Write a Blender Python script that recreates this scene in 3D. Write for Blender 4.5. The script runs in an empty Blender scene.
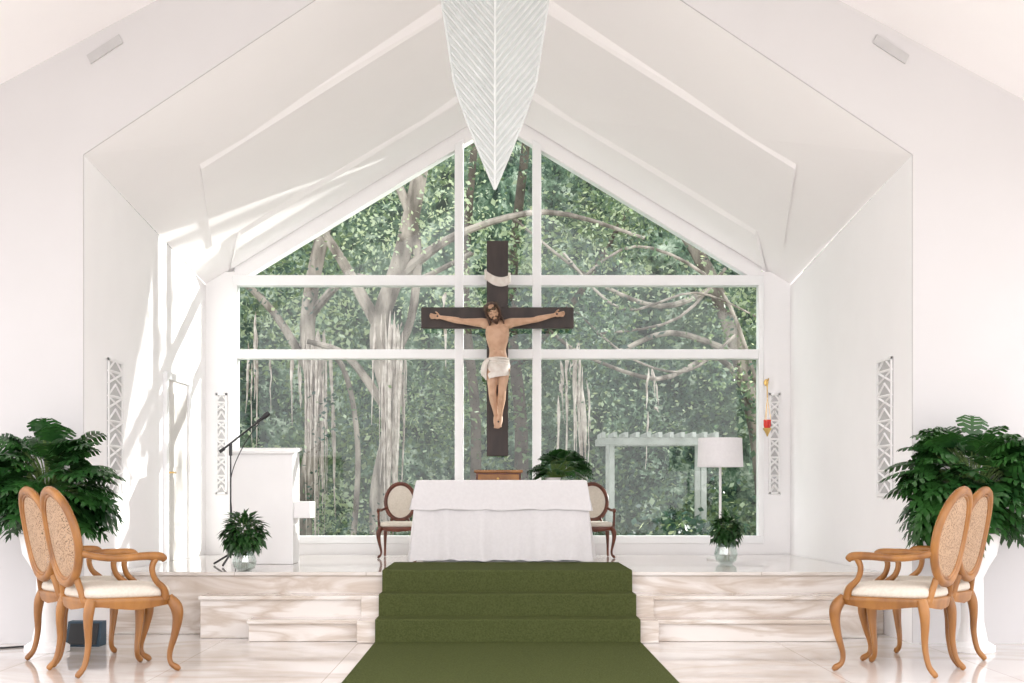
import bpy, math, random
from mathutils import Vector, Matrix, Quaternion, noise
random.seed(7)
scene = bpy.context.scene
PI = math.pi

# ------------------------------------------------------------ materials
def new_mat(name):
    m = bpy.data.materials.new(name); m.use_nodes = True
    nt = m.node_tree; b = nt.nodes["Principled BSDF"]
    return m, nt, b

def mat(name, col, rough=0.6, col2=None, scale=8.0, bump=0.0, metallic=0.0, detail=4.0, lo=0.35, hi=0.65,
        trans=0.0, stretch=None, spec=None, sheen=0.0, subsurf=0.0):
    m, nt, b = new_mat(name)
    b.inputs["Roughness"].default_value = rough
    b.inputs["Metallic"].default_value = metallic
    if spec is not None: b.inputs["Specular IOR Level"].default_value = spec
    if sheen: b.inputs["Sheen Weight"].default_value = sheen
    if trans: b.inputs["Transmission Weight"].default_value = trans
    tc = nt.nodes.new("ShaderNodeTexCoord"); mp = nt.nodes.new("ShaderNodeMapping")
    nt.links.new(tc.outputs["Object"], mp.inputs["Vector"])
    if stretch: mp.inputs["Scale"].default_value = stretch
    n = nt.nodes.new("ShaderNodeTexNoise"); n.inputs["Scale"].default_value = scale; n.inputs["Detail"].default_value = detail
    nt.links.new(mp.outputs["Vector"], n.inputs["Vector"])
    r = nt.nodes.new("ShaderNodeValToRGB")
    c2 = col2 or tuple(c*0.92 for c in col)
    r.color_ramp.elements[0].position = lo; r.color_ramp.elements[1].position = hi
    r.color_ramp.elements[0].color = (*c2, 1); r.color_ramp.elements[1].color = (*col, 1)
    nt.links.new(n.outputs["Fac"], r.inputs["Fac"]); nt.links.new(r.outputs["Color"], b.inputs["Base Color"])
    if bump:
        bp = nt.nodes.new("ShaderNodeBump"); bp.inputs["Strength"].default_value = bump; bp.inputs["Distance"].default_value = 0.01
        nt.links.new(n.outputs["Fac"], bp.inputs["Height"]); nt.links.new(bp.outputs["Normal"], b.inputs["Normal"])
    return m

def marble(name, base, vein, rough, scale=0.8, tile=None):
    m, nt, b = new_mat(name)
    b.inputs["Roughness"].default_value = rough
    tc = nt.nodes.new("ShaderNodeTexCoord")
    n1 = nt.nodes.new("ShaderNodeTexNoise"); n1.inputs["Scale"].default_value = scale; n1.inputs["Detail"].default_value = 8
    n1.inputs["Distortion"].default_value = 1.0
    mp = nt.nodes.new("ShaderNodeMapping"); mp.inputs["Scale"].default_value = (1, 1.5, 5)
    nt.links.new(tc.outputs["Object"], mp.inputs["Vector"]); nt.links.new(mp.outputs["Vector"], n1.inputs["Vector"])
    r = nt.nodes.new("ShaderNodeValToRGB")
    e = r.color_ramp.elements
    e[0].position = 0.40; e[0].color = (*base, 1); e[1].position = 0.60; e[1].color = (*base, 1)
    k = e.new(0.5); k.color = (*vein, 1)
    nt.links.new(n1.outputs["Fac"], r.inputs["Fac"])
    out = r.outputs["Color"]
    if tile:
        br = nt.nodes.new("ShaderNodeTexBrick")
        br.offset = 0.0
        br.inputs["Scale"].default_value = 1.0
        br.inputs["Brick Width"].default_value = tile; br.inputs["Row Height"].default_value = tile
        br.inputs["Mortar Size"].default_value = 0.004
        br.inputs["Color1"].default_value = (1, 1, 1, 1); br.inputs["Color2"].default_value = (0.93, 0.92, 0.91, 1)
        br.inputs["Mortar"].default_value = (0.72, 0.68, 0.64, 1)
        nt.links.new(tc.outputs["Object"], br.inputs["Vector"])
        mx = nt.nodes.new("ShaderNodeMix"); mx.data_type = 'RGBA'; mx.blend_type = 'MULTIPLY'; mx.inputs[0].default_value = 1
        nt.links.new(out, mx.inputs[6]); nt.links.new(br.outputs["Color"], mx.inputs[7]); out = mx.outputs[2]
    nt.links.new(out, b.inputs["Base Color"])
    return m

def leaf_mat(name, c1, c2, rough=0.4, tl=0.3, scale=6):
    m = mat(name, c1, rough, c2, scale)
    nt = m.node_tree; b = nt.nodes["Principled BSDF"]; out = nt.nodes["Material Output"]
    t = nt.nodes.new("ShaderNodeBsdfTranslucent"); t.inputs["Color"].default_value = (min(1, c1[0]*1.5), min(1, c1[1]*1.4), c1[2], 1)
    mx = nt.nodes.new("ShaderNodeMixShader"); mx.inputs[0].default_value = tl
    nt.links.new(b.outputs[0], mx.inputs[1]); nt.links.new(t.outputs[0], mx.inputs[2]); nt.links.new(mx.outputs[0], out.inputs[0])
    return m

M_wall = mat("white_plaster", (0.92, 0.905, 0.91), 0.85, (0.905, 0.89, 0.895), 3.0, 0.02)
M_nave = mat("dimmed_white_plaster", (0.615, 0.60, 0.605), 0.9, (0.605, 0.59, 0.595), 2.0, 0.02)  # white plaster darkened in colour to offset strong light on the portal
M_ceil = mat("white_ceiling_paint", (0.94, 0.915, 0.92), 0.9, (0.93, 0.905, 0.91), 2.0)
M_trim = mat("white_window_paint", (0.90, 0.90, 0.905), 0.45, (0.88, 0.88, 0.89), 5.0)
M_door = mat("off_white_door_paint", (0.70, 0.67, 0.65), 0.5, (0.67, 0.64, 0.62), 5.0)
M_floor = marble("polished_white_marble", (0.80, 0.77, 0.755), (0.66, 0.60, 0.55), 0.05, 0.6, tile=1.0)
M_step = marble("beige_marble_step", (0.75, 0.70, 0.66), (0.54, 0.455, 0.385), 0.12, 1.0)
M_carpet = mat("green_carpet", (0.088, 0.102, 0.038), 1.0, (0.062, 0.074, 0.026), 90.0, 0.6, spec=0.03)
M_oak = mat("honey_oak_wood", (0.36, 0.155, 0.036), 0.35, (0.21, 0.082, 0.018), 9.0, 0.05, stretch=(1, 1, 0.35))
M_dark = mat("dark_brown_wood", (0.04, 0.024, 0.02), 0.5, (0.02, 0.012, 0.01), 14.0, 0.1, stretch=(1, 1, 0.3))
M_mahog = mat("mahogany_wood", (0.14, 0.035, 0.015), 0.35, (0.08, 0.02, 0.009), 12.0)
M_cush = mat("cream_upholstery", (0.68, 0.62, 0.54), 0.9, (0.62, 0.56, 0.48), 60.0, 0.1)
M_linen = mat("white_linen", (0.78, 0.755, 0.765), 0.9, (0.75, 0.725, 0.735), 40.0, 0.05)
M_white = mat("white_lacquer", (0.88, 0.87, 0.87), 0.5, (0.86, 0.85, 0.85), 4.0)
M_black = mat("black_metal", (0.02, 0.02, 0.022), 0.4)
M_brass = mat("brass", (0.75, 0.5, 0.18), 0.3, metallic=1.0)
M_red = mat("red_glass", (0.8, 0.05, 0.03), 0.15, (0.6, 0.02, 0.02))
M_skin = mat("painted_plaster_skin", (0.58, 0.36, 0.24), 0.5, (0.48, 0.28, 0.175), 14.0, lo=0.3, hi=0.6)
M_hair = mat("painted_brown_hair", (0.09, 0.04, 0.02), 0.6, (0.035, 0.016, 0.009), 60.0, 0.3)
M_thorn = mat("thorn_wood", (0.07, 0.045, 0.022), 0.7)
M_cloth = mat("painted_white_loincloth", (0.76, 0.71, 0.66), 0.7, (0.66, 0.59, 0.53), 20)
M_leafA = leaf_mat("glossy_monstera_leaf", (0.034, 0.115, 0.024), (0.012, 0.05, 0.014), 0.28, 0.15, 5)
M_leafB = leaf_mat("small_houseplant_leaf", (0.03, 0.10, 0.022), (0.01, 0.042, 0.011), 0.35, 0.15, 12)
M_stem = mat("green_stem", (0.10, 0.17, 0.04), 0.6)
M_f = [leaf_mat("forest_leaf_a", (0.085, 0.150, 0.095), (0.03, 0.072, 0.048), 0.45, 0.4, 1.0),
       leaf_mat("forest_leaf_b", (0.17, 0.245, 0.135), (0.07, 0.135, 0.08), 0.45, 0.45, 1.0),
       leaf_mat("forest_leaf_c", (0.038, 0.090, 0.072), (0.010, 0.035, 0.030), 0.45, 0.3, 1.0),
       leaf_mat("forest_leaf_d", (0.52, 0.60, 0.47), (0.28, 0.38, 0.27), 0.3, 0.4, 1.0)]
M_bark = mat("pale_tree_bark", (0.40, 0.35, 0.31), 0.9, (0.10, 0.085, 0.07), 5.0, 0.6, stretch=(1, 1, 0.35), lo=0.4, hi=0.62)
M_bark2 = mat("dark_tree_bark", (0.12, 0.10, 0.08), 0.9, (0.05, 0.04, 0.03), 6.0, 0.6)
M_moss = mat("hanging_aerial_root", (0.60, 0.54, 0.50), 0.9, (0.30, 0.25, 0.22), 9.0)
M_ground = mat("garden_soil", (0.16, 0.17, 0.10), 0.95, (0.07, 0.09, 0.05), 2.0, 0.4)
M_roof = mat("weathered_white_pergola_paint", (0.42, 0.44, 0.42), 0.8, (0.30, 0.32, 0.30), 4.0)
M_grey = mat("vent_grey", (0.52, 0.51, 0.51), 0.7)
M_sculp = mat("pale_sculpture_panel", (0.56, 0.59, 0.585), 0.6, (0.53, 0.56, 0.555), 6.0)
M_slat = mat("white_sculpture_slat", (0.65, 0.67, 0.665), 0.55)
M_spk = mat("dark_blue_grille", (0.03, 0.06, 0.09), 0.6)

def glass_mat(name, fac):
    m = bpy.data.materials.new(name); m.use_nodes = True; nt = m.node_tree
    nt.nodes.remove(nt.nodes["Principled BSDF"]); out = nt.nodes["Material Output"]
    t = nt.nodes.new("ShaderNodeBsdfTransparent"); g = nt.nodes.new("ShaderNodeBsdfGlossy")
    t.inputs["Color"].default_value = (0.93, 0.99, 0.97, 1); g.inputs["Roughness"].default_value = 0.03
    mx = nt.nodes.new("ShaderNodeMixShader"); mx.inputs[0].default_value = fac
    nt.links.new(t.outputs[0], mx.inputs[1]); nt.links.new(g.outputs[0], mx.inputs[2]); nt.links.new(mx.outputs[0], out.inputs[0])
    return m
M_glass = glass_mat("window_glass", 0.055)
M_vase = glass_mat("vase_glass", 0.35)

def cane_mat():
    m, nt, b = new_mat("woven_cane")
    b.inputs["Roughness"].default_value = 0.6
    tc = nt.nodes.new("ShaderNodeTexCoord")
    ck = nt.nodes.new("ShaderNodeTexVoronoi"); ck.inputs["Scale"].default_value = 80
    nt.links.new(tc.outputs["Object"], ck.inputs["Vector"])
    r = nt.nodes.new("ShaderNodeValToRGB")
    r.color_ramp.elements[0].position = 0.2; r.color_ramp.elements[0].color = (0.15, 0.08, 0.04, 1)
    r.color_ramp.elements[1].position = 0.5; r.color_ramp.elements[1].color = (0.44, 0.29, 0.18, 1)
    nt.links.new(ck.outputs["Distance"], r.inputs["Fac"]); nt.links.new(r.outputs["Color"], b.inputs["Base Color"])
    t = nt.nodes.new("ShaderNodeBsdfTransparent"); mx = nt.nodes.new("ShaderNodeMixShader")
    r2 = nt.nodes.new("ShaderNodeValToRGB"); r2.color_ramp.elements[0].position = 0.2; r2.color_ramp.elements[1].position = 0.28
    nt.links.new(ck.outputs["Distance"], r2.inputs["Fac"]); nt.links.new(r2.outputs["Color"], mx.inputs[0])
    nt.links.new(t.outputs[0], mx.inputs[1]); nt.links.new(b.outputs[0], mx.inputs[2])
    nt.links.new(mx.outputs[0], nt.nodes["Material Output"].inputs[0])
    return m
M_cane = cane_mat()

# ------------------------------------------------------------ mesh builder
def cr(pts, n=6):
    out = []; P = [pts[0]] + list(pts) + [pts[-1]]
    for i in range(1, len(P)-2):
        for k in range(n):
            t = k/n; a, b, c, d = P[i-1], P[i], P[i+1], P[i+2]
            out.append(tuple(0.5*((2*b[j]) + (-a[j]+c[j])*t + (2*a[j]-5*b[j]+4*c[j]-d[j])*t*t + (-a[j]+3*b[j]-3*c[j]+d[j])*t**3) for j in range(len(b))))
    out.append(tuple(pts[-1])); return out

class MB:
    def __init__(s): s.v = []; s.f = []; s.m = []; s.mats = []; s.T = None
    def mi(s, m):
        if m not in s.mats: s.mats.append(m)
        return s.mats.index(m)
    def addv(s, p):
        p = Vector(p)
        if s.T is not None: p = s.T @ p
        s.v.append(tuple(p)); return len(s.v)-1
    def face(s, idx, m): s.f.append(tuple(idx)); s.m.append(s.mi(m))
    def poly(s, pts, m): s.face([s.addv(p) for p in pts], m)
    def loft(s, loops, m, cap=True, closed=False):
        L = [[s.addv(p) for p in lp] for lp in loops]; n = len(L[0])
        R = range(len(L)) if closed else range(len(L)-1)
        for i in R:
            A = L[i]; B = L[(i+1) % len(L)]
            for j in range(n):
                s.face([A[j], A[(j+1) % n], B[(j+1) % n], B[j]], m)
        if cap and not closed:
            s.face(L[0][::-1], m); s.face(L[-1], m)
    def box(s, a, b, m):
        x0, y0, z0 = a; x1, y1, z1 = b
        s.loft([[(x0, y0, z0), (x1, y0, z0), (x1, y1, z0), (x0, y1, z0)], [(x0, y0, z1), (x1, y0, z1), (x1, y1, z1), (x0, y1, z1)]], m)
    def prism(s, pts, d, m):
        d = Vector(d); s.loft([[Vector(p) for p in pts], [Vector(p)+d for p in pts]], m)
    def tube(s, pts, m, r=None, seg=10, closed=False, flat=1.0, up=None):
        P = [Vector(p[:3]) for p in pts]; Rr = [p[3] if len(p) > 3 else r for p in pts]
        n = len(P); loops = []
        prev = None
        for i in range(n):
            if closed: t = (P[(i+1) % n]-P[i-1])
            else: t = P[min(i+1, n-1)]-P[max(i-1, 0)]
            if t.length < 1e-9: t = Vector((0, 0, 1))
            t.normalize()
            if prev is None or up is not None:
                u0 = Vector(up) if up is not None else (Vector((0, 0, 1)) if abs(t.z) < 0.9 else Vector((1, 0, 0)))
                a = (u0 - t*u0.dot(t)).normalized()
            else:
                a = prev - t*prev.dot(t); a.normalize()
            prev = a; b = t.cross(a)
            loops.append([P[i] + a*Rr[i]*math.cos(2*PI*k/seg) + b*Rr[i]*flat*math.sin(2*PI*k/seg) for k in range(seg)])
        s.loft(loops, m, closed=closed)
    def ell(s, c, r, m, seg=16, rings=10):
        if not hasattr(r, '__len__'): r = (r, r, r)
        lo = []
        for i in range(1, rings):
            a = PI*i/rings
            lo.append([(c[0]+r[0]*math.sin(a)*math.cos(2*PI*k/seg), c[1]+r[1]*math.sin(a)*math.sin(2*PI*k/seg), c[2]-r[2]*math.cos(a)) for k in range(seg)])
        L = [[s.addv(p) for p in l] for l in lo]
        b = s.addv((c[0], c[1], c[2]-r[2])); t = s.addv((c[0], c[1], c[2]+r[2]))
        for i in range(len(L)-1):
            for j in range(seg): s.face([L[i][j], L[i][(j+1) % seg], L[i+1][(j+1) % seg], L[i+1][j]], m)
        for j in range(seg):
            s.face([b, L[0][(j+1) % seg], L[0][j]], m); s.face([t, L[-1][j], L[-1][(j+1) % seg]], m)
    def lathe(s, c, prof, m, seg=24, cap=True):
        s.loft([[(c[0]+r*math.cos(2*PI*k/seg), c[1]+r*math.sin(2*PI*k/seg), c[2]+z) for k in range(seg)] for r, z in prof], m, cap=cap)
    def build(s, name, smooth=True, parent=None, bevel=0.0, angle=0.7):
        me = bpy.data.meshes.new(name); me.from_pydata(s.v, [], s.f)
        for m in s.mats: me.materials.append(m)
        me.polygons.foreach_set("material_index", s.m)
        me.polygons.foreach_set("use_smooth", [smooth]*len(s.f))
        me.update()
        if smooth:
            try: me.set_sharp_from_angle(angle=angle)
            except Exception: pass
        o = bpy.data.objects.new(name, me); bpy.context.collection.objects.link(o)
        if parent: o.parent = parent
        if bevel:
            bv = o.modifiers.new("bevel", 'BEVEL'); bv.width = bevel; bv.segments = 2; bv.limit_method = 'ANGLE'
        return o
def empty(name, loc=(0, 0, 0)):
    o = bpy.data.objects.new(name, None); o.location = loc; bpy.context.collection.objects.link(o); return o

# ------------------------------------------------------------ room shell
PF = 0.465            # sanctuary platform height
def eave(D): t = (D-10)/3.6; return 2.957-0.117*t, 3.487-0.397*t, 5.46-0.65*t
def zc(X, D):
    ex, ez, ap = eave(D); return ap+(ez-ap)*abs(X)/ex

b = MB(); b.box((-10, -4, -0.1), (10, 13.8, 0), M_floor); b.build("floor", smooth=False)
b = MB(); b.box((-25, -14, -0.35), (25, 34, -0.12), M_ground); b.build("garden_ground", smooth=False)
# platform with marble steps (one built mass)
b = MB(); cx = 0.07; hw = 1.08
def plat(z0, z1, m, y0=10.64):
    xa = eave(y0)[0]-.004; xb = eave(13.59)[0]-.004
    b.loft([[(-xa, y0, z0), (xa, y0, z0), (xb, 13.59, z0), (-xb, 13.59, z0)], [(-xa, y0, z1), (xa, y0, z1), (xb, 13.59, z1), (-xb, 13.59, z1)]], m)
plat(0.001, PF-.02, M_step)
plat(PF-.02, PF+.008, M_floor, 10.62)
b.box((-2.2, 10.34, 0.001), (2.74, 10.65, 0.30), M_step); b.box((-2.21, 10.315, 0.285), (2.75, 10.65, 0.312), M_step)
b.box((-1.8, 10.10, 0.001), (2.45, 10.36, 0.145), M_step); b.box((-1.81, 10.075, 0.13), (2.46, 10.36, 0.157), M_step)
b.box((cx-hw, 10.31, 0.001), (cx+hw, 10.66, 0.314), M_step)
b.box((cx-hw, 10.0, 0.001), (cx+hw, 10.4, 0.159), M_step)
b.build("sanctuary_platform", smooth=False, bevel=0.005)
# carpet runner follows the steps
b = MB(); w = 0.945; T = 0.014
prof = [(2.0, 0.001), (9.985, 0.001), (9.985, 0.155+.004), (10.295, 0.159), (10.295, 0.314), (10.605, 0.314), (10.605, PF+.008), (11.82, PF+.008)]
top = [(2.0, T), (9.96, T), (9.965, 0.155+.004+T-.006), (9.972, 0.159+T), (10.27, 0.159+T), (10.275, 0.314+T-.006), (10.282, 0.314+T), (10.58, 0.314+T), (10.585, PF+T), (10.592, PF+.010+T), (11.82, PF+.010+T)]
ring = prof + top[::-1]
for i in range(len(top)-1):
    a, c = top[i], top[i+1]
    b.poly([(cx-w, a[0], a[1]), (cx+w, a[0], a[1]), (cx+w, c[0], c[1]), (cx-w, c[0], c[1])], M_carpet)
b.poly([(cx-w, p[0], p[1]) for p in ring], M_carpet); b.poly([(cx+w, p[0], p[1]) for p in ring], M_carpet)
b.build("green_carpet_runner", smooth=False)

# side walls of the sanctuary
for sgn, nm in ((-1, "left"), (1, "right")):
    b = MB()
    e0, z0, _ = eave(10); e1, z1, _ = eave(13.6)
    b.prism([(sgn*e0, 10, 0), (sgn*e1, 13.6, 0), (sgn*e1, 13.6, z1), (sgn*e0, 10, z0)], (sgn*0.14, 0, 0), M_wall)
    b.build("wall_"+nm, smooth=False)
# front gabled portal face
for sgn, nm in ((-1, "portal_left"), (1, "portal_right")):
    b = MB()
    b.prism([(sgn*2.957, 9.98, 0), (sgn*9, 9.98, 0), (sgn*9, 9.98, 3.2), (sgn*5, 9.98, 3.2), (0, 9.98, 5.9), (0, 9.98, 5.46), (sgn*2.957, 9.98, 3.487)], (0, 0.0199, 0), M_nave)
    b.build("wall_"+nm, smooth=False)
# ceiling: sanctuary folded plates + nave slopes
b = MB()
for sgn in (-1, 1):
    e0, z0, a0 = eave(10); e1, z1, a1 = eave(13.6)
    b.prism([(0, 10, a0), (sgn*e0, 10, z0), (sgn*e1, 13.7, z1), (0, 13.7, a1)], (0, 0, 0.12), M_ceil)
    for (D0, D1, dr0, dr1, xo0, xo1) in ((11.2, 12.85, 0.085, 0.045, 2.376, 2.62), (12.9, 13.58, 0.05, 0.025, 2.37, 2.6)):
        P0 = (0, D0, zc(0, D0)-dr0); P1 = (sgn*xo0, D0, zc(xo0, D0)-dr1)
        Q0 = (0, D1, zc(0, D1)-0.003); Q1 = (sgn*xo1, D1, zc(xo1, D1)-0.003)
        U0 = (0, D0-.10, zc(0, D0-.10)+.01); U1 = (sgn*xo0, D0-.10, zc(xo0, D0-.10)+.01)
        b.poly([P0, P1, Q1, Q0], M_ceil); b.poly([P0, P1, U1, U0], M_ceil); b.poly([P1, U1, Q1], M_ceil)
    # nave slope
    b.prism([(0, 5.0, 5.9), (sgn*5, 5.0, 3.2), (sgn*5, 9.98, 3.2), (0, 9.98, 5.9)], (0, 0, 0.12), M_ceil)
b.build("ceiling", smooth=False)

# back wall
gl = lambda X: 3.19+(2.42-abs(X))*0.607
b = MB(); yb, th = 13.6, 0.16
b.box((-2.98, yb, 0.001), (-2.56, yb+th, 3.22), M_wall); b.box((2.56, yb, 0.001), (2.98, yb+th, 3.22), M_wall)
b.box((-2.56, yb, 0.001), (2.56, yb+th, 0.60), M_wall)
for sgn in (-1, 1):
    b.prism([(sgn*2.56, yb, gl(2.56)), (0, yb, gl(0)), (0, yb, 4.95), (sgn*2.56, yb, 3.42)], (0, th, 0), M_wall)
b.build("wall_back", smooth=False)
# window frames and glass
b = MB(); f0, f1 = yb-0.02, yb+0.12
def slab(x0, x1, z0, z1): b.box((x0, f0, z0), (x1, f1, z1), M_trim)
slab(-2.58, 2.58, 0.58, 0.655)
slab(-2.58, -2.53, 0.655, 3.10); slab(2.53, 2.58, 0.655, 3.10)
slab(-2.58, 2.58, 3.085, 3.185); slab(-2.53, 2.53, 2.375, 2.465)
for x0, x1 in ((-0.42, -0.335), (0.335, 0.42)):
    b.prism([(x0, f0-.004, 0.655), (x1, f0-.004, 0.655), (x1, f0-.004, gl(x1)+.05), (x0, f0-.004, gl(x0)+.05)], (0, f1-f0, 0), M_trim)
b.build("window_frame", smooth=False, bevel=0.006)
b = MB()
b.poly([(-2.56, yb+.05, 0.62), (2.56, yb+.05, 0.62), (2.56, yb+.05, gl(2.56)), (0, yb+.05, gl(0)), (-2.56, yb+.05, gl(2.56))], M_glass)
b.build("window_1", smooth=False)

# ventilation lattices
def vent(name, o, u, wd, z0, z1, n):
    b = MB(); o = Vector(o); u = Vector(u).normalized(); nrm = Vector(n)
    def Pt(a, z, d): p = o+u*a+nrm*d; return (p.x, p.y, z)
    b.prism([Pt(0, z0, 0), Pt(wd, z0, 0), Pt(wd, z1, 0), Pt(0, z1, 0)], nrm*0.006, M_grey)
    for a0, a1, c0, c1 in ((0, 0.018, z0, z1), (wd-.018, wd, z0, z1), (0, wd, z0, z0+.02), (0, wd, z1-.02, z1)):
        b.prism([Pt(a0, c0, .005), Pt(a1, c0, .005), Pt(a1, c1, .005), Pt(a0, c1, .005)], nrm*0.012, M_white)
    N = 11; h = (z1-z0)/N
    for i in range(N):
        za, zb_ = z0+i*h, z0+(i+1)*h
        for (pa, pb) in (((0, za), (wd, zb_)), ((wd, za), (0, zb_))) if i % 2 else (((0, za), (wd*.5, zb_)), ((wd, za), (wd*.5, zb_)), ((0, za), (wd, za))):
            b.tube([Pt(pa[0], pa[1], .008), Pt(pb[0], pb[1], .008)], M_white, r=.010, seg=4)
    b.build(name, smooth=False)
for sgn in (-1, 1):
    yv = 10.42 if sgn > 0 else 10.52
    vent("wall_vent_lattice", (sgn*(eave(yv)[0]-.002), yv, 0), (-sgn*0.0325, 1, 0), 0.36, 1.05, 2.09, (-sgn, 0, 0))
    vent("wall_vent_lattice", (sgn*2.63, 13.6, 0), (sgn, 0, 0), 0.11, 1.06, 2.04, (0, -1, 0))
    b = MB(); X0 = 2.80; Z0 = 4.19  # flat grey vent patches on the portal face
    q = [(-.13, .05), (.10, -.10), (.13, -.04), (-.10, .11)]
    b.prism([(sgn*(X0+a), 9.965, Z0+.04+c) for a, c in q], (0, 0.014, 0), M_grey); b.build("portal_vent_patch", smooth=False)

# door in left wall
b = MB()
def dx(y): return -eave(y)[0]
def dbox(y0, y1, z0, z1, t0, t1, m): b.loft([[(dx(y0)+t0, y0, z0), (dx(y0)+t1, y0, z0), (dx(y1)+t1, y1, z0), (dx(y1)+t0, y1, z0)], [(dx(y0)+t0, y0, z1), (dx(y0)+t1, y0, z1), (dx(y1)+t1, y1, z1), (dx(y1)+t0, y1, z1)]], m)
z0_ = PF+.01
dbox(12.08, 12.14, z0_, 2.06, .001, .035, M_trim); dbox(12.86, 12.92, z0_, 2.06, .001, .035, M_trim); dbox(12.07, 12.93, 2.061, 2.12, .001, .04, M_trim)
dbox(12.141, 12.859, z0_, 2.06, .001, .012, M_door)
dbox(12.22, 12.78, z0_+.15, 1.2, .0125, .02, M_door); dbox(12.22, 12.78, 1.3, 1.95, .0125, .02, M_door)
b.tube([(dx(12.18)+.012, 12.18, 1.25), (dx(12.18)+.06, 12.18, 1.25), (dx(12.18)+.06, 12.28, 1.25)], M_brass, r=.008)
b.build("door_1", smooth=False)

# ------------------------------------------------------------ chairs
def make_chair(name, loc, ang, sc=1.0, wood=M_oak, pad=M_cush, backmat=M_cane, upright=False):
    b = MB(); b.T = Matrix.Translation(loc) @ Matrix.Rotation(ang, 4, 'Z') @ Matrix.Scale(sc, 4)
    def outline(z, k=1.0, n=40):
        L = []
        for i in range(n):
            a = 2*PI*i/n; c, s_ = math.cos(a), math.sin(a)
            x = 0.285*math.copysign(abs(c)**0.5, c)*k
            wy = 0.245+0.05*(x/0.285+1)/2
            y = wy*math.copysign(abs(s_)**0.5, s_)*k
            L.append((x, y, z))
        return L
    def scal(z, k, amp):
        L = outline(z, k)
        return [(p[0], p[1], z+amp*math.cos(4*math.atan2(p[1], p[0]*0.95)+PI)) for p in L]
    b.loft([scal(.395, .93, .012), scal(.392, .98, .012), outline(.425, 1.0), outline(.448, 1.015), outline(.456, 0.99)], wood)
    b.loft([outline(.452, .93), outline(.47, .975), outline(.495, .97), outline(.515, .92), outline(.528, .75), outline(.533, .35)], pad)
    for s_ in (-1, 1):
        b.tube(cr([(.235, .235*s_, .445, .03), (.268, .268*s_, .39, .038), (.275, .275*s_, .32, .032), (.262, .262*s_, .22, .023), (.240, .240*s_, .11, .017), (.245, .245*s_, .05, .016), (.272, .27*s_, .022, .020), (.285, .283*s_, .008, .012)], 5), wood, seg=12)
        b.tube(cr([(-.235, .205*s_, .445, .03), (-.255, .215*s_, .38, .032), (-.262, .22*s_, .30, .026), (-.262, .222*s_, .18, .019), (-.285, .225*s_, .07, .017), (-.325, .23*s_, .018, .018), (-.335, .232*s_, .006, .010)], 5), wood, seg=12)
        b.tube(cr([(-.325, .195*s_, .735, .020), (-.24, .245*s_, .705, .020), (-.10, .275*s_, .69, .021), (.05, .29*s_, .70, .024), (.155, .29*s_, .695, .026), (.185, .288*s_, .675, .020)], 5), wood, seg=12)
        b.tube(cr([(.13, .29*s_, .69, .020), (.105, .288*s_, .63, .018), (.125, .285*s_, .56, .018), (.185, .275*s_, .50, .022), (.20, .262*s_, .44, .026)], 5), wood, seg=12)
        b.tube(cr([(-.26, .15*s_, .43, .022), (-.275, .14*s_, .50, .020), (-.29, .115*s_, .57, .022)], 4), wood, seg=10)
    def ov(a, k=1.0):
        y = .222*k*math.cos(a); z = .815+.275*k*math.sin(a)
        return (-.265-(z-.5)*.20 - 0.03*(1-(y/.222)**2), y, z)
    N = 48
    b.tube([(*ov(2*PI*i/N), .026) for i in range(N)], wood, seg=10, closed=True)
    b.tube([(*ov(2*PI*i/N, .9), .011) for i in range(N)], wood, seg=8, closed=True)
    if backmat is M_cane:
        loops = [[ov(2*PI*i/N, k) for i in range(N)] for k in (.9, .6, .3, .02)]
        b.loft(loops, backmat, cap=True)
    else:
        for off in (-.02, .02):
            loops = [[(ov(2*PI*i/N, k)[0]+off*(1-k*k*.9), ov(2*PI*i/N, k)[1], ov(2*PI*i/N, k)[2]) for i in range(N)] for k in (.9, .6, .3, .02)]
            b.loft(loops, backmat)
    t = ov(PI/2); b.ell((t[0], 0, t[2]+.006), (.026, .05, .02), wood)
    return b.build(name, angle=1.0)
A = math.radians(38)
make_chair("cane_back_armchair", (-2.32, 8.50, 0), A)
make_chair("cane_back_armchair", (-2.62, 9.00, 0), A)
make_chair("cane_back_armchair", (2.42, 8.50, 0), PI-A)
make_chair("cane_back_armchair", (2.72, 9.00, 0), PI-A)
zt = PF+.009
make_chair("upholstered_armchair", (-0.92, 12.98, zt), -PI/2, 0.63, M_mahog, M_cush, M_cush)
make_chair("upholstered_armchair", (0.89, 12.98, zt), -PI/2, 0.63, M_mahog, M_cush, M_cush)

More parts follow.
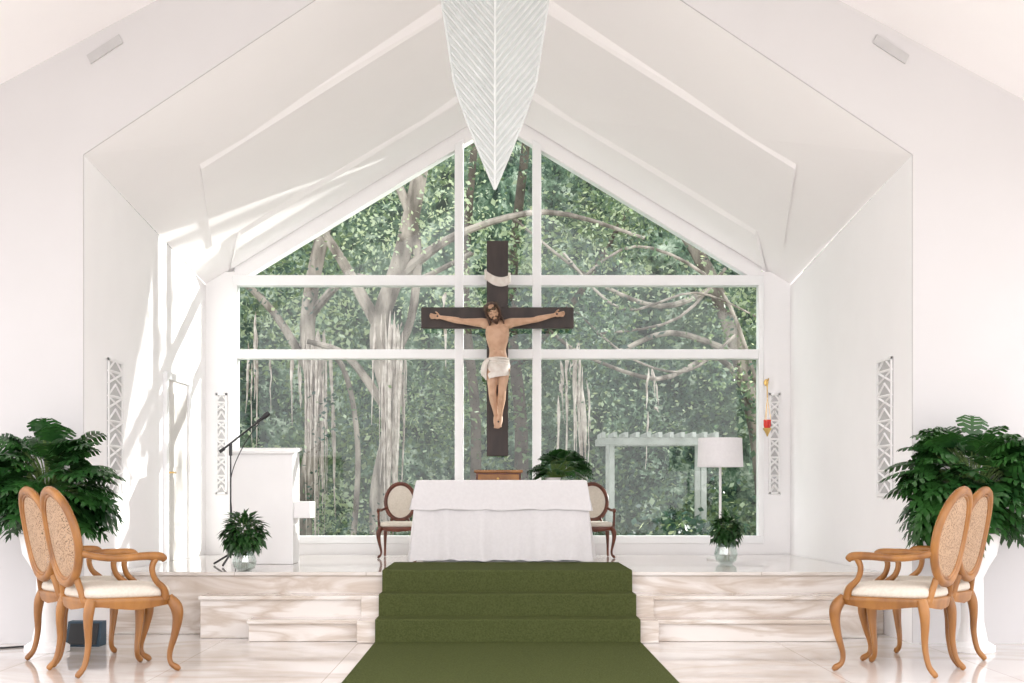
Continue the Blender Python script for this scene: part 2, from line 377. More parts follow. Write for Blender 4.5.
# ------------------------------------------------------------ altar
par = empty("altar_table")
b = MB(); b.box((-0.64, 11.90, zt+.001), (0.70, 12.42, 1.16), M_white); b.build("stone_block", smooth=False, parent=par)
def cloth(name, x0, x1, y0, y1, ztop, zbot, flare, amp, seed, fq):
    rnd = random.Random(seed); b = MB(); n = 400; loops = []
    ph = [rnd.uniform(0, 6.28) for _ in range(4)]
    cxx, cyy = (x0+x1)/2, (y0+y1)/2; hx, hy = (x1-x0)/2, (y1-y0)/2; per = 4*(hx+hy)
    base = []
    for i in range(n):
        d = per*i/n
        if d < 2*hx: p = (-hx+d, -hy); nn = (0, -1)
        elif d < 2*hx+2*hy: p = (hx, -hy+d-2*hx); nn = (1, 0)
        elif d < 4*hx+2*hy: p = (hx-(d-2*hx-2*hy), hy); nn = (0, 1)
        else: p = (-hx, hy-(d-4*hx-2*hy)); nn = (-1, 0)
        base.append((p, nn, d))
    def wav(d): return math.sin(d*fq+ph[0])*.5+math.sin(d*fq*1.73+ph[1])*.35+math.sin(d*fq*.43+ph[2])*.5
    for k in (0.02, .6, .97): loops.append([(cxx+p[0]*k, cyy+p[1]*k, ztop) for p, nn, d in base])
    loops.append([(cxx+p[0], cyy+p[1], ztop-.006) for p, nn, d in base])
    S = 14
    for j in range(1, S+1):
        t = j/S; L = []
        for p, nn, d in base:
            o = flare*t+amp*t**1.1*wav(d)
            cf = max(0, 1-abs(abs(p[0])-hx)/.12)*max(0, 1-abs(abs(p[1])-hy)/.12)
            ox = nn[0]*o+math.copysign(1, p[0])*cf*.06*t*(1 if nn[0] == 0 else 0)
            oy = nn[1]*o+math.copysign(1, p[1])*cf*.06*t*(1 if nn[1] == 0 else 0)
            L.append((cxx+p[0]+ox, cyy+p[1]+oy, ztop-(ztop-zbot)*t+(0.008*wav(d*1.3+2) if j == S else 0)))
        loops.append(L)
    b.loft(loops, M_linen, cap=False)
    return b.build(name, parent=par, angle=3.0)
cloth("altar_cloth", -0.685, 0.745, 11.87, 12.45, 1.174, zt+.03, .085, .026, 3, 24)
cloth("altar_cloth_overlay", -0.692, 0.752, 11.863, 12.457, 1.182, 0.93, .042, .003, 5, 15)

# credence table behind altar + chest + plant
b = MB()
b.box((-0.42, 12.62, 1.10), (0.60, 12.92, 1.14), M_mahog)
b.box((-0.38, 12.65, 1.02), (0.56, 12.89, 1.10), M_mahog)
for x in (-.37, .55):
    for y in (12.66, 12.88): b.tube(cr([(x, y, 1.04, .022), (x, y, .9, .024), (x, y, .7, .014), (x, y, zt, .018)], 4), M_mahog, seg=8)
b.build("credence_table", smooth=False)
b = MB()
b.box((-0.20, 12.66, 1.141), (0.21, 12.86, 1.255), M_mahog); b.box((-0.215, 12.65, 1.255), (0.225, 12.87, 1.28), M_oak)
b.box((-.18, 12.652, 1.16), (.19, 12.662, 1.24), M_oak); b.ell((0, 12.648, 1.2), .012, M_brass)
b.build("wooden_tabernacle_box", smooth=False, bevel=.005)

# ------------------------------------------------------------ plants
def split_leaf(b, base, d, L, W, rnd, m=M_leafA, droop=.35):
    d = Vector(d).normalized(); up = Vector((0, 0, 1)); w = d.cross(up)
    if w.length < .1: w = Vector((1, 0, 0))
    w.normalize(); nrm = w.cross(d).normalized()
    roll = rnd.uniform(-.6, .6); w = (w*math.cos(roll)+nrm*math.sin(roll)).normalized()
    def mid(t): return Vector(base)+d*L*t*(1-.1*t)-up*L*(droop*t*t)
    def prof(t): return math.sin(PI*min(1, (t*.92+.10)))**.7
    N = 6
    for i in range(N):
        a, c = mid(i/N), mid((i+1)/N); q = W*.10
        b.poly([a-w*q, a+w*q, c+w*q, c-w*q], m)
    for s_ in (-1, 1):
        for i in range(N):
            t = (i+.1)/N; tb = t+.8/N
            wd = W*prof((t+tb)/2)
            r0, r1 = mid(t)+w*s_*W*.05, mid(tb)+w*s_*W*.05
            m0, m1 = mid(min(1, t+.06))+w*s_*wd*.6+up*.02*W, mid(min(1, tb+.08))+w*s_*wd*.6+up*.02*W
            tip = mid(min(1.05, tb+.12))+w*s_*wd-up*wd*.2; tip2 = mid(min(1.05, t+.14))+w*s_*wd*.95-up*wd*.18
            b.poly([r0, r1, m1, m0], m); b.poly([m0, m1, tip, tip2], m)
    e = mid(1); b.poly([mid(.93)-w*W*.18, e+d*L*.1-up*L*.1, mid(.93)+w*W*.18], m)

def big_plant(name, cx_, cy_, zb, zcn, R, RZ, seed, n=60):
    """zb: rim of the urn, zcn: centre height of the foliage mass, R / RZ its half width / half height"""
    rnd = random.Random(seed); b = MB()
    b.lathe((cx_, cy_, 0), [(.15, 0.001), (.15, .04), (.10, .07), (.075, .2), (.07, zb-.3), (.11, zb-.22), (.16, zb-.14), (.185, zb), (.165, zb), (.15, zb-.05)], M_white, seg=28)
    b.lathe((cx_, cy_, zb-.06), [(.155, 0), (.155, .01)], M_ground, seg=20)
    for i in range(n):
        az = i*2.399+rnd.uniform(-.3, .3); el = math.asin(rnd.uniform(-.75, .98))
        k = rnd.uniform(.35, .72)
        d = Vector((math.cos(az)*math.cos(el), math.sin(az)*math.cos(el), math.sin(el)))
        base = Vector((cx_+d.x*R*k, cy_+d.y*R*.62*k, zcn+d.z*RZ*k))
        b.tube(cr([(cx_+d.x*.05, cy_+d.y*.05, zb-.05, .006), (cx_+d.x*R*k*.4, cy_+d.y*R*k*.3, zb+(base.z-zb)*.6+.06, .005), (*base, .004)], 4), M_stem, seg=5)
        dd = Vector((d.x, d.y*.55, d.z*.55+.05))
        split_leaf(b, base, dd, R*rnd.uniform(.42, .6), R*rnd.uniform(.22, .3), rnd)
    b.build(name, smooth=False)
big_plant("potted_monstera", -3.06, 9.50, 0.80, 1.14, 0.47, 0.46, 11, 175)
big_plant("potted_monstera", 3.22, 9.50, 0.80, 1.15, 0.52, 0.50, 12, 190)

def small_leaf(b, p, d, L, W, m, rnd):
    d = Vector(d).normalized(); w = d.cross(Vector((rnd.uniform(-.4, .4), rnd.uniform(-.4, .4), 1)))
    if w.length < .05: w = Vector((1, 0, 0))
    w.normalize(); up = w.cross(d); p = Vector(p)
    a = p+d*L*.35; c = p+d*L-up*L*.25
    b.poly([p, a+w*W+up*W*.3, c, a], m); b.poly([p, a, c, a-w*W+up*W*.3], m)
def bushy(b, c, r, n, L, seed, m=M_leafB, stem=None, droop=0.0):
    rnd = random.Random(seed)
    for i in range(n):
        az = rnd.uniform(0, 2*PI); sz = rnd.uniform(-.7, 1); h = math.sqrt(1-sz*sz)
        k = rnd.uniform(.45, 1)
        d = Vector((h*math.cos(az), h*math.sin(az), sz))
        p = Vector(c)+Vector((d.x*r[0]*k, d.y*r[1]*k, d.z*r[2]*k))
        if stem and i % 4 == 0: b.tube([(*stem, .003), (*p, .002)], M_stem, seg=4)
        small_leaf(b, p, d+Vector((0, 0, -droop)), L*rnd.uniform(.7, 1.3), L*rnd.uniform(.25, .4), m, rnd)
def vase_plant(name, x, y, z, r, h, R, seed):
    b = MB()
    b.lathe((x, y, z), [(r*.5, 0), (r*.85, h*.15), (r, h*.45), (r*.85, h*.8), (r*.6, h), (r*.56, h), (r*.8, h*.78), (r*.93, h*.45), (r*.8, h*.18), (r*.4, .012)], M_vase, seg=24)
    rnd = random.Random(seed)
    for i in range(7): b.tube([(x+rnd.uniform(-.3, .3)*r, y+rnd.uniform(-.3, .3)*r, z+.02, .004), (x+rnd.uniform(-.3, .3)*r, y+rnd.uniform(-.3, .3)*r, z+h+.05, .004)], M_stem, seg=5)
    bushy(b, (x, y, z+h+R*.66), (R*.85, R*.8, R*.95), 420, R*.40, seed, stem=(x, y, z+h), droop=.5)
    b.build(name, smooth=False)
vase_plant("vase_with_greenery", -1.96, 10.82, zt, .095, .15, .18, 21)
vase_plant("vase_with_greenery", 1.93, 11.85, zt, .10, .18, .145, 22)
b = MB(); b.lathe((.50, 12.76, 1.141), [(.05, 0), (.075, .07), (.08, .07), (.065, .065)], M_white)
rnd = random.Random(5)
for i in range(64):
    az = rnd.uniform(0, 6.28); el = rnd.uniform(-.1, 1.3); d = Vector((math.cos(az)*math.cos(el), math.sin(az)*math.cos(el)*.5, math.sin(el)))
    p = Vector((.585, 12.76, 1.26))+Vector((d.x*.16, d.y*.12, d.z*.14))
    b.tube([(.50, 12.76, 1.2, .004), (*p, .003)], M_stem, seg=4); split_leaf(b, p, (d.x, d.y, d.z*.5), .15, .065, rnd, M_leafB)
b.build("potted_philodendron", smooth=False)

# ------------------------------------------------------------ lectern, mic, lamp
b = MB()
b.prism([(-2.24, 11.75, zt), (-1.72, 11.75, zt), (-1.72, 11.75, 1.42), (-2.24, 11.75, 1.42)], (0, .38, 0), M_white)
b.prism([(-2.26, 11.72, 1.40), (-2.26, 12.16, 1.44), (-2.26, 12.16, 1.465), (-2.26, 11.72, 1.425)], (.56, 0, 0), M_white)
b.box((-1.72, 11.78, .86), (-1.58, 12.1, 1.0), M_white)
b.build("lectern", smooth=False, bevel=.006)
b = MB(); mx_, my_ = -2.20, 11.52
for k in range(3):
    a = k*2*PI/3+.4; b.tube([(mx_, my_, zt+.10), (mx_+.2*math.cos(a), my_+.2*math.sin(a), zt+.012)], M_black, r=.009, seg=8)
b.tube([(mx_, my_, zt+.06), (mx_, my_, 1.44)], M_black, r=.007, seg=10)
b.tube([(mx_, my_, 1.38), (mx_, my_, 1.48)], M_black, r=.014, seg=10)
b.tube([(mx_-.09, my_, 1.41), (mx_+.26, my_-.02, 1.68)], M_black, r=.008, seg=8)
b.tube([(mx_-.09, my_, 1.41), (mx_-.05, my_, 1.44)], M_black, r=.014, seg=10)
b.tube(cr([(mx_+.22, my_-.02, 1.655, .012), (mx_+.27, my_-.02, 1.69, .016), (mx_+.295, my_-.02, 1.710, .023), (mx_+.32, my_-.02, 1.732, .018)], 4), M_black, seg=12)
b.tube(cr([(mx_+.24, my_-.02, 1.65), (mx_+.1, my_, 1.45), (mx_, my_+.02, 1.2), (mx_+.01, my_, .9), (mx_+.05, my_-.05, zt+.02)], 8), M_black, r=.004, seg=6)
b.build("microphone_stand")
b = MB(); lx, ly = 2.0, 12.6
b.lathe((lx, ly, zt), [(.12, 0), (.12, .015), (.02, .03), (.012, .05), (.012, .86), (.02, .87), (.012, .88), (.012, .98)], M_white, seg=20)
b.lathe((lx, ly, 1.305), [(.205, 0), (.195, .26), (.190, .26), (.20, 0)], M_linen, seg=36, cap=False)
b.tube([(lx-.19, ly, 1.36), (lx+.19, ly, 1.36)], M_brass, r=.004, seg=6)
b.build("floor_lamp")
# sanctuary lamp
b = MB(); sx, sy = 2.57, 13.36
b.tube(cr([(sx+.03, 13.575, 2.14), (sx+.03, 13.45, 2.17), (sx, sy, 2.10), (sx, sy, 1.98)], 6), M_brass, r=.006, seg=8)
b.ell((sx+.03, 13.57, 2.14), (.022, .010, .035), M_brass)
for k in range(3):
    a = k*2*PI/3; b.tube([(sx, sy, 1.98), (sx+.035*math.cos(a), sy+.035*math.sin(a), 1.76)], M_brass, r=.0025, seg=5)
b.lathe((sx, sy, 1.68), [(.025, 0), (.036, .04), (.036, .09), (.032, .09), (.025, .02)], M_red, seg=16)
b.lathe((sx, sy, 1.61), [(.005, 0), (.012, .02), (.025, .045), (.04, .07), (.042, .08), (.025, .08)], M_brass, seg=16)
b.build("sanctuary_lamp")
# floor monitor speaker
b = MB()
b.prism([(-3.02, 9.76, 0.001), (-3.02, 9.94, 0.001), (-3.02, 9.94, .17), (-3.02, 9.84, .17)], (.24, 0, 0), M_spk)
b.prism([(-3.00, 9.760, .015), (-3.00, 9.832, .155), (-3.00, 9.824, .158), (-3.00, 9.752, .018)], (.20, 0, 0), M_black)
b.build("monitor_speaker", smooth=False)
b = MB(); b.tube(cr([(-3.9, 9.3, .007), (-3.6, 9.5, .007), (-3.25, 9.78, .007), (-3.03, 9.88, .02)], 6), M_black, r=.006, seg=6); b.build("speaker_cable")

# ------------------------------------------------------------ hanging sculpture
par = empty("hanging_wing_sculpture")
b = MB(); c2 = MB()
W = [(3.05, 0.0), (3.30, .10), (3.55, .195), (3.78, .27), (4.35, .355), (5.3, .42)]
def wz(z):
    for (a, wa), (c, wc) in zip(W, W[1:]):
        if a <= z <= c: return wa+(wc-wa)*(z-a)/(c-a)
    return W[-1][1]
xs = -.02
def Sp(s_, k, z, off=0):
    return Vector((xs+s_*wz(z)*k, 9.12+.55*wz(z)*k-off, z))
zs = [3.05+i*.075 for i in range(31)]
for s_ in (-1, 1):
    for z0, z1 in zip(zs, zs[1:]): b.poly([Sp(s_, 0, z0), Sp(s_, 1, z0), Sp(s_, 1, z1), Sp(s_, 0, z1)], M_sculp)
    z = 3.10
    while z < 6.2:
        pts = []
        for i in range(17):
            xx = .42*i/16; zz = z-1.35*(.42-xx)
            if 3.06 < zz < 5.28 and xx <= wz(zz): pts.append(Sp(s_, xx/max(wz(zz), 1e-4), zz, .006))
        if len(pts) > 1: c2.tube(pts, M_slat, r=.009, seg=4)
        z += .056
    c2.tube([Sp(s_, 1, q) for q in zs], M_slat, r=.008, seg=6)
c2.tube([Sp(1, 0, q, .008) for q in zs], M_slat, r=.009, seg=6)
c2.tube([(xs, 9.3, 5.2), (xs, 9.3, 5.90)], M_black, r=.006, seg=6)
b.build("folded_panel", smooth=False, parent=par); c2.build("slats", smooth=False, parent=par)

# ------------------------------------------------------------ crucifix
cru = empty("crucifix", (0, 13.45, 2.4))
inv = Matrix.Translation((0, -13.45, -2.4))
def child(b, name, **k):
    o = b.build(name, parent=cru, **k); o.matrix_parent_inverse = inv; return o
b = MB()
b.box((-.108, 13.42, 1.425), (.098, 13.50, 3.49), M_dark)
b.box((-.737, 13.405, 2.65), (.727, 13.485, 2.85), M_dark)
child(b, "cross_beams", smooth=False, bevel=.006)
b = MB()
for s_ in (-1, 1): b.box((s_*.38-.02, 13.46, 2.70), (s_*.38+.02, 13.574, 2.80), M_black)
child(b, "mounting_brackets", smooth=False)
b = MB(); L = []
for i in range(25):
    t = i/24; x = -.118+.226*t; z = 3.16-.10*math.sin(t*PI*.9)*.5-.03*t
    y = 13.405+.008*math.sin(t*9)
    L.append((x, y, z))
for a, c in zip(L, L[1:]):
    b.poly([(a[0], a[1], a[2]-.045), (c[0], c[1], c[2]-.045), (c[0], c[1], c[2]+.045), (a[0], a[1], a[2]+.045)], M_cloth)
b.tube([(-.118, 13.405, 3.115), (-.118, 13.405, 3.21)], M_cloth, r=.012); b.tube([(.108, 13.405, 3.08), (.108, 13.405, 3.18)], M_cloth, r=.012)
child(b, "inscription_scroll")
# corpus: overlapping volumes fused by voxel remesh into one continuous surface
YB = 13.29
b = MB()
def tb(pts, flat=1.0, up=None, n=5, seg=16): b.tube(cr(pts, n), M_skin, seg=seg, flat=flat, up=up)
tb([(.0, YB, 2.23, .05), (.0, YB, 2.29, .066), (.0, YB, 2.36, .058), (-.003, YB-.005, 2.43, .052), (-.005, YB-.02, 2.52, .068), (-.006, YB-.02, 2.60, .074), (-.008, YB, 2.67, .060), (-.01, YB+.005, 2.71, .034)], flat=1.52, up=(0, 1, 0), seg=24)
b.ell((-.055, YB-.062, 2.615), (.055, .028, .042), M_skin); b.ell((.045, YB-.062, 2.615), (.055, .028, .042), M_skin)
for zz in (2.40, 2.445, 2.49):
    for sx_ in (-.024, .018): b.ell((sx_, YB-.05, zz), (.024, .014, .022), M_skin)
tb([(-.01, YB+.005, 2.68, .038), (-.025, YB-.02, 2.735, .033), (-.045, YB-.05, 2.77, .034)])
for s_, sh, el, wr in ((-1, (-.135, YB, 2.685), (-.345, YB+.03, 2.705), (-.545, YB+.05, 2.745)), (1, (.118, YB, 2.685), (.33, YB+.03, 2.715), (.53, YB+.05, 2.765))):
    sh, el, wr = Vector(sh), Vector(el), Vector(wr)
    m1 = sh.lerp(el, .4); m2 = el.lerp(wr, .3)
    tb([(sh.x-s_*.06, YB, sh.z-.02, .045), (*sh, .046), (*m1, .038), (*el, .027), (*m2, .030), (*wr, .018), (wr.x+s_*.02, wr.y, wr.z+.003, .018)])
    b.ell((sh.x-s_*.02, YB-.03, 2.66), (.05, .035, .035), M_skin)
    hc = wr+Vector((s_*.035, -.004, .006))
    b.ell(hc, (.034, .013, .026), M_skin)
    for fi, (dz, dl) in enumerate(((.021, .040), (.008, .047), (-.005, .044), (-.017, .034))):
        p0 = hc+Vector((s_*.022, 0, dz*.8)); L_ = dl
        p1 = p0+Vector((s_*L_*.5, -.004, dz*.25)); p2 = p1+Vector((s_*L_*.38, -.016, dz*.12)); p3 = p2+Vector((s_*L_*.12, -.018, -.002))
        tb([(*p0, .0078), (*p1, .0072), (*p2, .0066), (*p3, .0055)], n=3, seg=8)
    p0 = hc+Vector((-s_*.012, -.004, .018)); p1 = p0+Vector((s_*.012, -.014, .016)); p2 = p1+Vector((s_*.016, -.012, .008))
    tb([(*p0, .0095), (*p1, .008), (*p2, .0065)], n=3, seg=8)
for s_, hip, kn, an, toe in ((-1, (-.055, YB, 2.27), (-.052, YB-.075, 2.01), (-.016, YB+.045, 1.80), (-.012, YB-.01, 1.695)),
                            (1, (.055, YB, 2.27), (.038, YB-.09, 2.015), (.020, YB-.0, 1.80), (.008, YB-.055, 1.70))):
    hip, kn, an, toe = map(Vector, (hip, kn, an, toe))
    q = hip.lerp(kn, .35); c_ = kn.lerp(an, .3)
    tb([(hip.x, hip.y, hip.z+.03, .058), (*hip, .062), (*q, .058), (*hip.lerp(kn, .75), .043), (*kn, .038), (c_.x, c_.y+.012, c_.z, .038), (*kn.lerp(an, .7), .026), (*an, .021)])
    b.ell((an.x, an.y+.015, an.z-.015), (.02, .026, .024), M_skin)
    tb([(an.x, an.y, an.z-.005, .022), (*an.lerp(toe, .55), .024), (*toe, .015)], flat=1.25, up=(0, 1, 0))
    for k in range(5):
        dx_ = (k-2)*.0105
        tb([(toe.x+dx_, toe.y, toe.z+.008, .007), (toe.x+dx_*1.05, toe.y-.004, toe.z-.014+abs(k-(1 if s_ > 0 else 3))*.002, .0065)], n=2, seg=8)
HT = Matrix.Translation((-.052, YB-.075, 2.785)) @ Matrix.Rotation(math.radians(-20), 4, 'Y') @ Matrix.Rotation(math.radians(28), 4, 'X') @ Matrix.Scale(1.02, 4)
b.T = HT
b.ell((0, .008, .015), (.054, .066, .066), M_skin, 24, 16)
b.ell((0, -.012, -.03), (.044, .048, .05), M_skin); b.ell((0, -.035, -.066), (.022, .02, .018), M_skin)
tb([(0, -.056, .018, .008), (0, -.068, .0, .009), (0, -.075, -.014, .0115), (0, -.062, -.022, .008)], seg=10)
for s_ in (-1, 1):
    b.ell((s_*.022, -.052, .022), (.02, .009, .007), M_skin); b.ell((s_*.021, -.050, .006), (.012, .009, .0075), M_skin)
    b.ell((s_*.03, -.04, -.016), (.017, .015, .014), M_skin); b.ell((s_*.055, .005, -.002), (.009, .016, .022), M_skin)
b.ell((0, -.058, -.037), (.016, .008, .005), M_skin); b.ell((0, -.056, -.046), (.013, .008, .005), M_skin)
b.T = None
o = child(b, "corpus_body", angle=3.1)
rm = o.modifiers.new("fuse", 'REMESH'); rm.mode = 'VOXEL'; rm.voxel_size = 0.004; rm.use_smooth_shade = True
sm = o.modifiers.new("soften", 'SMOOTH'); sm.factor = .5; sm.iterations = 3
b = MB(); b.T = HT
b.ell((0, .022, .03), (.060, .064, .058), M_hair)
for s_ in (-1, 1):
    for k in range(4):
        y = -.03+k*.02
        b.tube(cr([(s_*.035, y, .068, .012), (s_*.056, y, .04, .013), (s_*.062, y+.004, -.01, .012), (s_*.058, y-.005, -.06, .012), (s_*.066, y-.012, -.105, .009), (s_*.06, y-.02, -.135, .004)], 5), M_hair, seg=8)
    b.tube(cr([(0, -.066, -.028, .004), (s_*.014, -.062, -.031, .0055), (s_*.026, -.05, -.045, .005), (s_*.03, -.042, -.06, .006)], 4), M_hair, seg=8)
    b.tube(cr([(s_*.048, -.012, -.02, .008), (s_*.044, -.026, -.05, .012), (s_*.024, -.044, -.072, .014), (s_*.008, -.055, -.095, .009), (s_*.006, -.058, -.112, .003)], 5), M_hair, seg=8)
    b.tube([(s_*.010, -.064, .028, .0022), (s_*.022, -.061, .032, .003), (s_*.034, -.052, .027, .002)], M_hair, seg=6)
    b.tube([(s_*.012, -.0615, .004, .0012), (s_*.021, -.0595, .001, .0018), (s_*.031, -.054, .004, .0012)], M_hair, seg=6)
b.ell((0, -.05, -.078), (.018, .014, .018), M_hair)
b.T = None
child(b, "hair_and_beard", angle=3.1)
b = MB(); b.T = HT
for k in range(3):
    b.tube([(.065*math.cos(2*PI*i/40), .010+.072*math.sin(2*PI*i/40), .047+.007*math.sin(i*.9+k*2.1)+k*.006-.006, .0045) for i in range(40)], M_thorn, seg=6, closed=True)
for i in range(26):
    a = i*2.4; c_, s__ = math.cos(a), math.sin(a); z = .05+random.uniform(-.01, .012)
    b.tube([(.067*c_, .01+.074*s__, z, .003), (.085*c_, .01+.094*s__, z+random.uniform(-.012, .02), .0006)], M_thorn, seg=5)
b.T = None
child(b, "crown_of_thorns")
b = MB(); loops = []
for j, (z, rx, ry) in enumerate(((2.345, .098, .070), (2.33, .104, .080), (2.30, .110, .085), (2.26, .114, .088), (2.22, .112, .088), (2.18, .105, .092), (2.155, .098, .096))):
    L = []
    for i in range(72):
        a = 2*PI*i/72
        w_ = 1+.035*math.sin(a*9+z*60)+.02*math.sin(a*17-z*40)
        L.append((rx*w_*math.cos(a), YB-.012+ry*w_*math.sin(a)*.95-(.02 if z < 2.22 else 0), z+.02*math.cos(a+.6)*(1 if z < 2.3 else .4)))
    loops.append(L)
b.loft(loops, M_cloth, cap=False)
for k in range(4):
    b.tube(cr([(-.085-k*.008, YB-.055+k*.012, 2.335, .014), (-.115-k*.006, YB-.07+k*.012, 2.29, .018), (-.120-k*.010, YB-.06+k*.01, 2.22, .015), (-.112-k*.012, YB-.055+k*.01, 2.14+.015*k, .009)], 5), M_cloth, seg=8)
for k in range(3): b.tube([(.102*math.cos(PI*1.0+i/24*PI), YB-.012+.082*math.sin(PI+i/24*PI), 2.335-k*.016+.012*math.sin(i*.13+k), .010) for i in range(25)], M_cloth, seg=8)
child(b, "loincloth", angle=3.1)
b = MB()
for p in ((-.575, YB+.03, 2.752), (.56, YB+.03, 2.772), (.004, YB-.045, 1.745)): b.tube([(p[0], p[1]+.05, p[2]), (p[0], p[1]-.015, p[2])], M_black, r=.005, seg=8); b.ell((p[0], p[1]-.016, p[2]), (.009, .004, .009), M_black)
child(b, "nails")

# ------------------------------------------------------------ garden outside
rnd = random.Random(42)
def tree(name, trunk, branches, m, strands):
    b = MB(); b.tube(cr(trunk, 6), m, seg=12)
    for br in branches: b.tube(cr(br, 5), m, seg=8)
    for (x, y, z, n, sp, ln) in strands:
        for i in range(n):
            xx, yy = x+rnd.gauss(0, sp), y+rnd.gauss(0, .12); l = ln*rnd.uniform(.12, 1.0)**1.3; zz = z+rnd.uniform(-.4, .3)
            r0 = rnd.uniform(.01, .032); dx_ = rnd.uniform(-.05, .05)
            q = [(xx+dx_*t/5+rnd.uniform(-.012, .012), yy, zz-l*t/5, r0*(1.2-t*.2)*rnd.uniform(.5, 1.2) if 0 < t < 5 else .003) for t in range(6)]
            b.tube(cr(q, 2), M_moss, seg=5)
    return b.build(name)
tree("banyan_tree", [(-2.55, 18, -.2, .18), (-2.5, 18, 1.0, .12), (-2.3, 18, 2.2, .09), (-2.45, 18, 3.2, .10), (-2.2, 18, 4.6, .09), (-1.7, 18, 6, .08)],
     [[(-2.3, 18, 2.4, .07), (-2.9, 18.1, 3.4, .05), (-3.6, 18.2, 4.0, .04), (-4.4, 18.3, 4.2, .03)], [(-2.45, 18, 3.3, .06), (-1.9, 17.8, 3.8, .05), (-1.2, 17.7, 3.7, .04), (-.3, 17.6, 4.1, .03)],
      [(-2.4, 18, 1.2, .08), (-2.8, 17.8, .4, .08), (-3.0, 17.6, -.2, .1)], [(-2.45, 18, 3.0, .05), (-2.0, 18, 2.7, .035), (-1.8, 18, 1.6, .035), (-1.9, 18, 0, .04)]],
     M_bark, [(-2.35, 17.8, 2.9, 48, .10, 2.7), (-3.1, 17.9, 3.1, 6, .08, 1.3)])
tree("banyan_tree", [(-1.35, 17, -.2, .16), (-1.45, 17, 1.0, .11), (-1.3, 17, 2.0, .10), (-1.45, 17, 3.0, .11), (-1.15, 17, 4.0, .11), (-.9, 17, 5.2, .09)],
     [[(-1.4, 17, 3.0, .08), (-1.9, 17, 3.9, .06), (-2.3, 17.1, 4.5, .045)], [(-1.2, 17, 3.7, .08), (-.5, 17, 4.2, .05), (.6, 17.1, 4.5, .035), (1.8, 17.2, 4.2, .02)], [(-1.3, 17, 2.0, .06), (-1.8, 16.9, 2.7, .045), (-2.3, 16.9, 2.9, .03)],
      [(-1.35, 17, 2.6, .06), (-1.05, 17, 3.2, .05), (-1.0, 17, 4.2, .06), (-1.3, 17, 5.0, .05)]],
     M_bark, [(-1.28, 16.85, 2.95, 50, .09, 2.5), (-.55, 16.9, 3.2, 3, .05, .9)])
tree("garden_tree", [(3.9, 20, -.2, .16), (3.7, 20, 2, .13), (3.1, 20, 4, .11), (2.2, 20, 5.5, .08), (1.2, 20, 7, .06)],
     [[(3.5, 20, 3, .06), (2.4, 19.5, 3.3, .04), (1.3, 19, 2.9, .03), (.5, 18.6, 3.4, .02)], [(3.1, 20, 4, .05), (2.2, 19, 3.6, .035), (1.2, 18.4, 3.9, .025), (.2, 18, 4.6, .015)],
      [(3.7, 20, 2.2, .05), (3.0, 19, 2.9, .04), (2.0, 17.6, 2.5, .03), (1.0, 17.4, 2.8, .018)], [(3.6, 20, 2.6, .05), (4.1, 19, 4.0, .04), (3.2, 17.6, 4.8, .025), (2.0, 17, 4.4, .018)],
      [(3.2, 17.4, 2.5, .022), (2.7, 17.2, 3.6, .022), (1.7, 17.2, 4.1, .018), (.9, 17.2, 3.6, .012)], [(3.0, 17.2, 4.1, .022), (2.2, 17.0, 3.2, .018), (1.2, 17.0, 3.0, .014)],
      [(2.9, 17.1, 3.0, .018), (2.3, 17.0, 2.55, .016), (1.6, 16.9, 2.7, .014), (.9, 16.9, 3.3, .01)], [(.8, 17.1, 4.0, .016), (1.5, 17.0, 3.3, .016), (2.4, 17.0, 3.5, .014), (3.2, 17.1, 3.2, .01)]],
     M_bark, [(1.0, 17.3, 2.7, 18, .07, 1.7), (.8, 17.4, 2.6, 6, .04, 1.3), (1.9, 17.4, 2.4, 5, .06, .8)])
tree("garden_tree", [(.3, 21, -.2, .13), (.35, 21, 2, .10), (.2, 21, 4, .08), (.5, 21, 7, .06)], [[(.3, 21, 3, .06), (1.2, 20.6, 4, .05), (2, 20.4, 5.4, .03)]], M_bark2, [])
tree("garden_tree", [(-.35, 19, -.2, .09), (-.3, 19, 2, .07), (-.45, 19, 4, .06), (-.2, 19, 7, .04)], [], M_bark2, [])
# foliage masses, one object; light and dark crowns follow a smooth spatial pattern
fb = MB()
for m in M_f: fb.mi(m)
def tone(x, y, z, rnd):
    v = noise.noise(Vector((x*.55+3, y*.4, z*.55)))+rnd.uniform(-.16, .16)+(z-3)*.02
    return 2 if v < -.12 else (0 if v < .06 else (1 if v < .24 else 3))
def foliage(clusters, per, L, seed):
    rnd = random.Random(seed); V, F, Mi = fb.v, fb.f, fb.m
    for (x, y, z, r, mi) in clusters:
        for i in range(per):
            px, py, pz = x+rnd.gauss(0, r), y+rnd.gauss(0, r*.7), z+rnd.gauss(0, r*.7)
            if pz < -.1 or py < 14.6: continue
            l = L*rnd.uniform(.6, 1.3); w_ = l*rnd.uniform(.2, .36)
            d = Vector((rnd.gauss(0, 1), rnd.gauss(0, 1), rnd.gauss(-.4, .7))).normalized()
            s_ = d.cross(Vector((rnd.gauss(0, 1), rnd.gauss(0, 1), rnd.gauss(0, 1)))).normalized()
            k = len(V); p = Vector((px, py, pz))
            V.extend([tuple(p), tuple(p+d*l*.5+s_*w_), tuple(p+d*l), tuple(p+d*l*.5-s_*w_)])
            F.append((k, k+1, k+2, k+3)); Mi.append(mi if rnd.random() < .78 else rnd.randrange(4))
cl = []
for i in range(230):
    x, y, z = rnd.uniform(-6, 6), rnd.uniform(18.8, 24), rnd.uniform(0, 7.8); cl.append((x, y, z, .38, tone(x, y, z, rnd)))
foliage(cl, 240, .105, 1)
cl = []
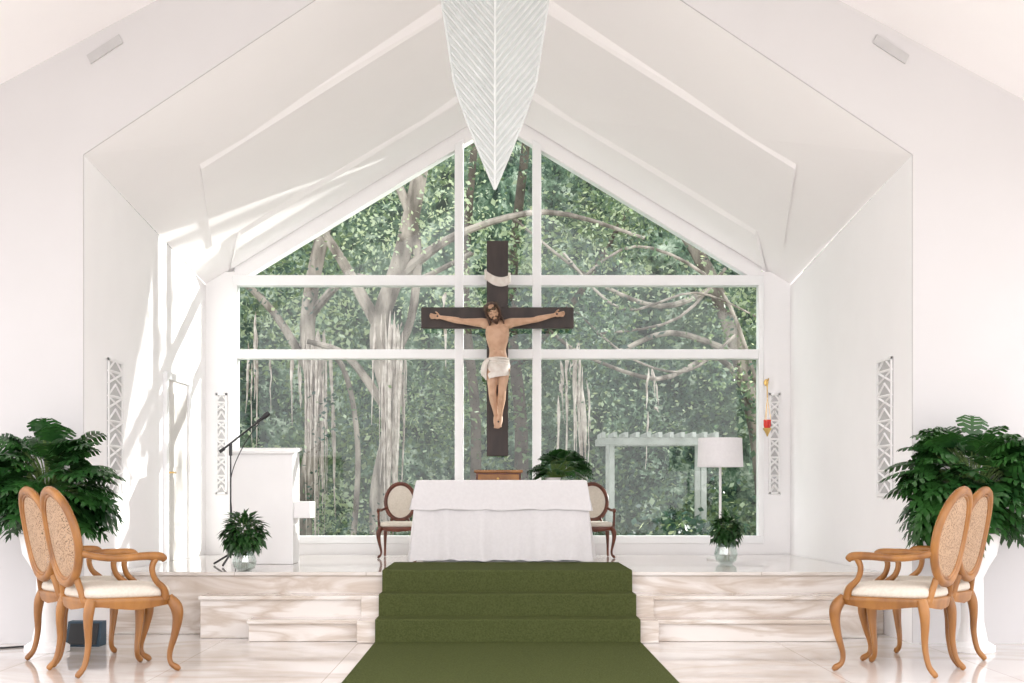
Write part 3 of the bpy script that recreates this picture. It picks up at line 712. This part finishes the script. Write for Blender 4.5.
for i in range(105):
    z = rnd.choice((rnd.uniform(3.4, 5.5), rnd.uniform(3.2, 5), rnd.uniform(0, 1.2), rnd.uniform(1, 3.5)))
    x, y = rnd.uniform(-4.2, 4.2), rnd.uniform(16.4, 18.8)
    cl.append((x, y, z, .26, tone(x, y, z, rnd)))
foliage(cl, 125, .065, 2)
# sparse sun-side crown that dapples the light
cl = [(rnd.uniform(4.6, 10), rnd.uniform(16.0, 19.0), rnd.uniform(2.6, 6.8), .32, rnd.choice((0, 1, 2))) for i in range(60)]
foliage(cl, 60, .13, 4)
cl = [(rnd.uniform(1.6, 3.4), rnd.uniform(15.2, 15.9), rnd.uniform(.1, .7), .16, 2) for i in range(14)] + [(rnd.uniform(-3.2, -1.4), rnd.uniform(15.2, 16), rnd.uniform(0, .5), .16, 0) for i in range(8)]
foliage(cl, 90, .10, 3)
fb.build("forest_foliage", smooth=False)
# distant hillside of forest
m, nt, bs = new_mat("distant_forest")
bs.inputs["Roughness"].default_value = 1
tc = nt.nodes.new("ShaderNodeTexCoord")
nz = nt.nodes.new("ShaderNodeTexNoise"); nz.inputs["Scale"].default_value = 2.6; nz.inputs["Detail"].default_value = 12; nz.inputs["Roughness"].default_value = .75
nt.links.new(tc.outputs["Object"], nz.inputs["Vector"])
r = nt.nodes.new("ShaderNodeValToRGB"); e = r.color_ramp.elements
e[0].position = .42; e[0].color = (.012, .03, .022, 1); e[1].position = .66; e[1].color = (.66, .74, .62, 1)
k = e.new(.53); k.color = (.12, .20, .13, 1)
nt.links.new(nz.outputs["Fac"], r.inputs["Fac"]); nt.links.new(r.outputs["Color"], bs.inputs["Base Color"])
b = MB(); N = 40; R_ = []
for i in range(N+1):
    a = -1+2*i/N; R_.append([(13*a, 26-2.5*a*a+.4*math.sin(i*1.7+j), -.2+j*0.8) for j in range(14)])
for i in range(N):
    for j in range(13): b.poly([R_[i][j], R_[i+1][j], R_[i+1][j+1], R_[i][j+1]], m)
b.build("forest_hillside")
# low flat pergola in the garden
b = MB()
for x in (1.3, 2.35):
    for y in (16.0, 16.5): b.box((x-.03, y-.03, -.12), (x+.03, y+.03, 1.62), M_roof)
b.box((1.15, 15.95, 1.62), (2.5, 16.02, 1.70), M_roof); b.box((1.15, 16.48, 1.62), (2.5, 16.55, 1.70), M_roof)
for i in range(11): b.box((1.18+i*.128, 15.85, 1.70), (1.22+i*.128, 16.65, 1.76), M_roof)
b.build("garden_pergola", smooth=False)

# ------------------------------------------------------------ light
w = bpy.data.worlds.new("overcast_sky"); scene.world = w; w.use_nodes = True
bg = w.node_tree.nodes["Background"]; bg.inputs[0].default_value = (1.0, 0.975, 0.985, 1); bg.inputs[1].default_value = 2.9
sd = bpy.data.lights.new("sun", 'SUN'); sd.energy = 10.0; sd.angle = math.radians(0.8); sd.color = (1, .96, .92)
so = bpy.data.objects.new("sun", sd); bpy.context.collection.objects.link(so)
so.rotation_euler = Vector((-1, -.55, -.36)).to_track_quat('-Z', 'Y').to_euler(); so.location = (8, 18, 8)

cam = bpy.data.cameras.new("camera"); co = bpy.data.objects.new("camera", cam); bpy.context.collection.objects.link(co)
co.location = (0, 0, 1.08); co.rotation_euler = (PI/2, 0, 0)
cam.sensor_width = 36; cam.lens = 1400/1024*36; cam.shift_x = 0.0137; cam.shift_y = 0.147
scene.camera = co
scene.view_settings.view_transform = 'Standard'
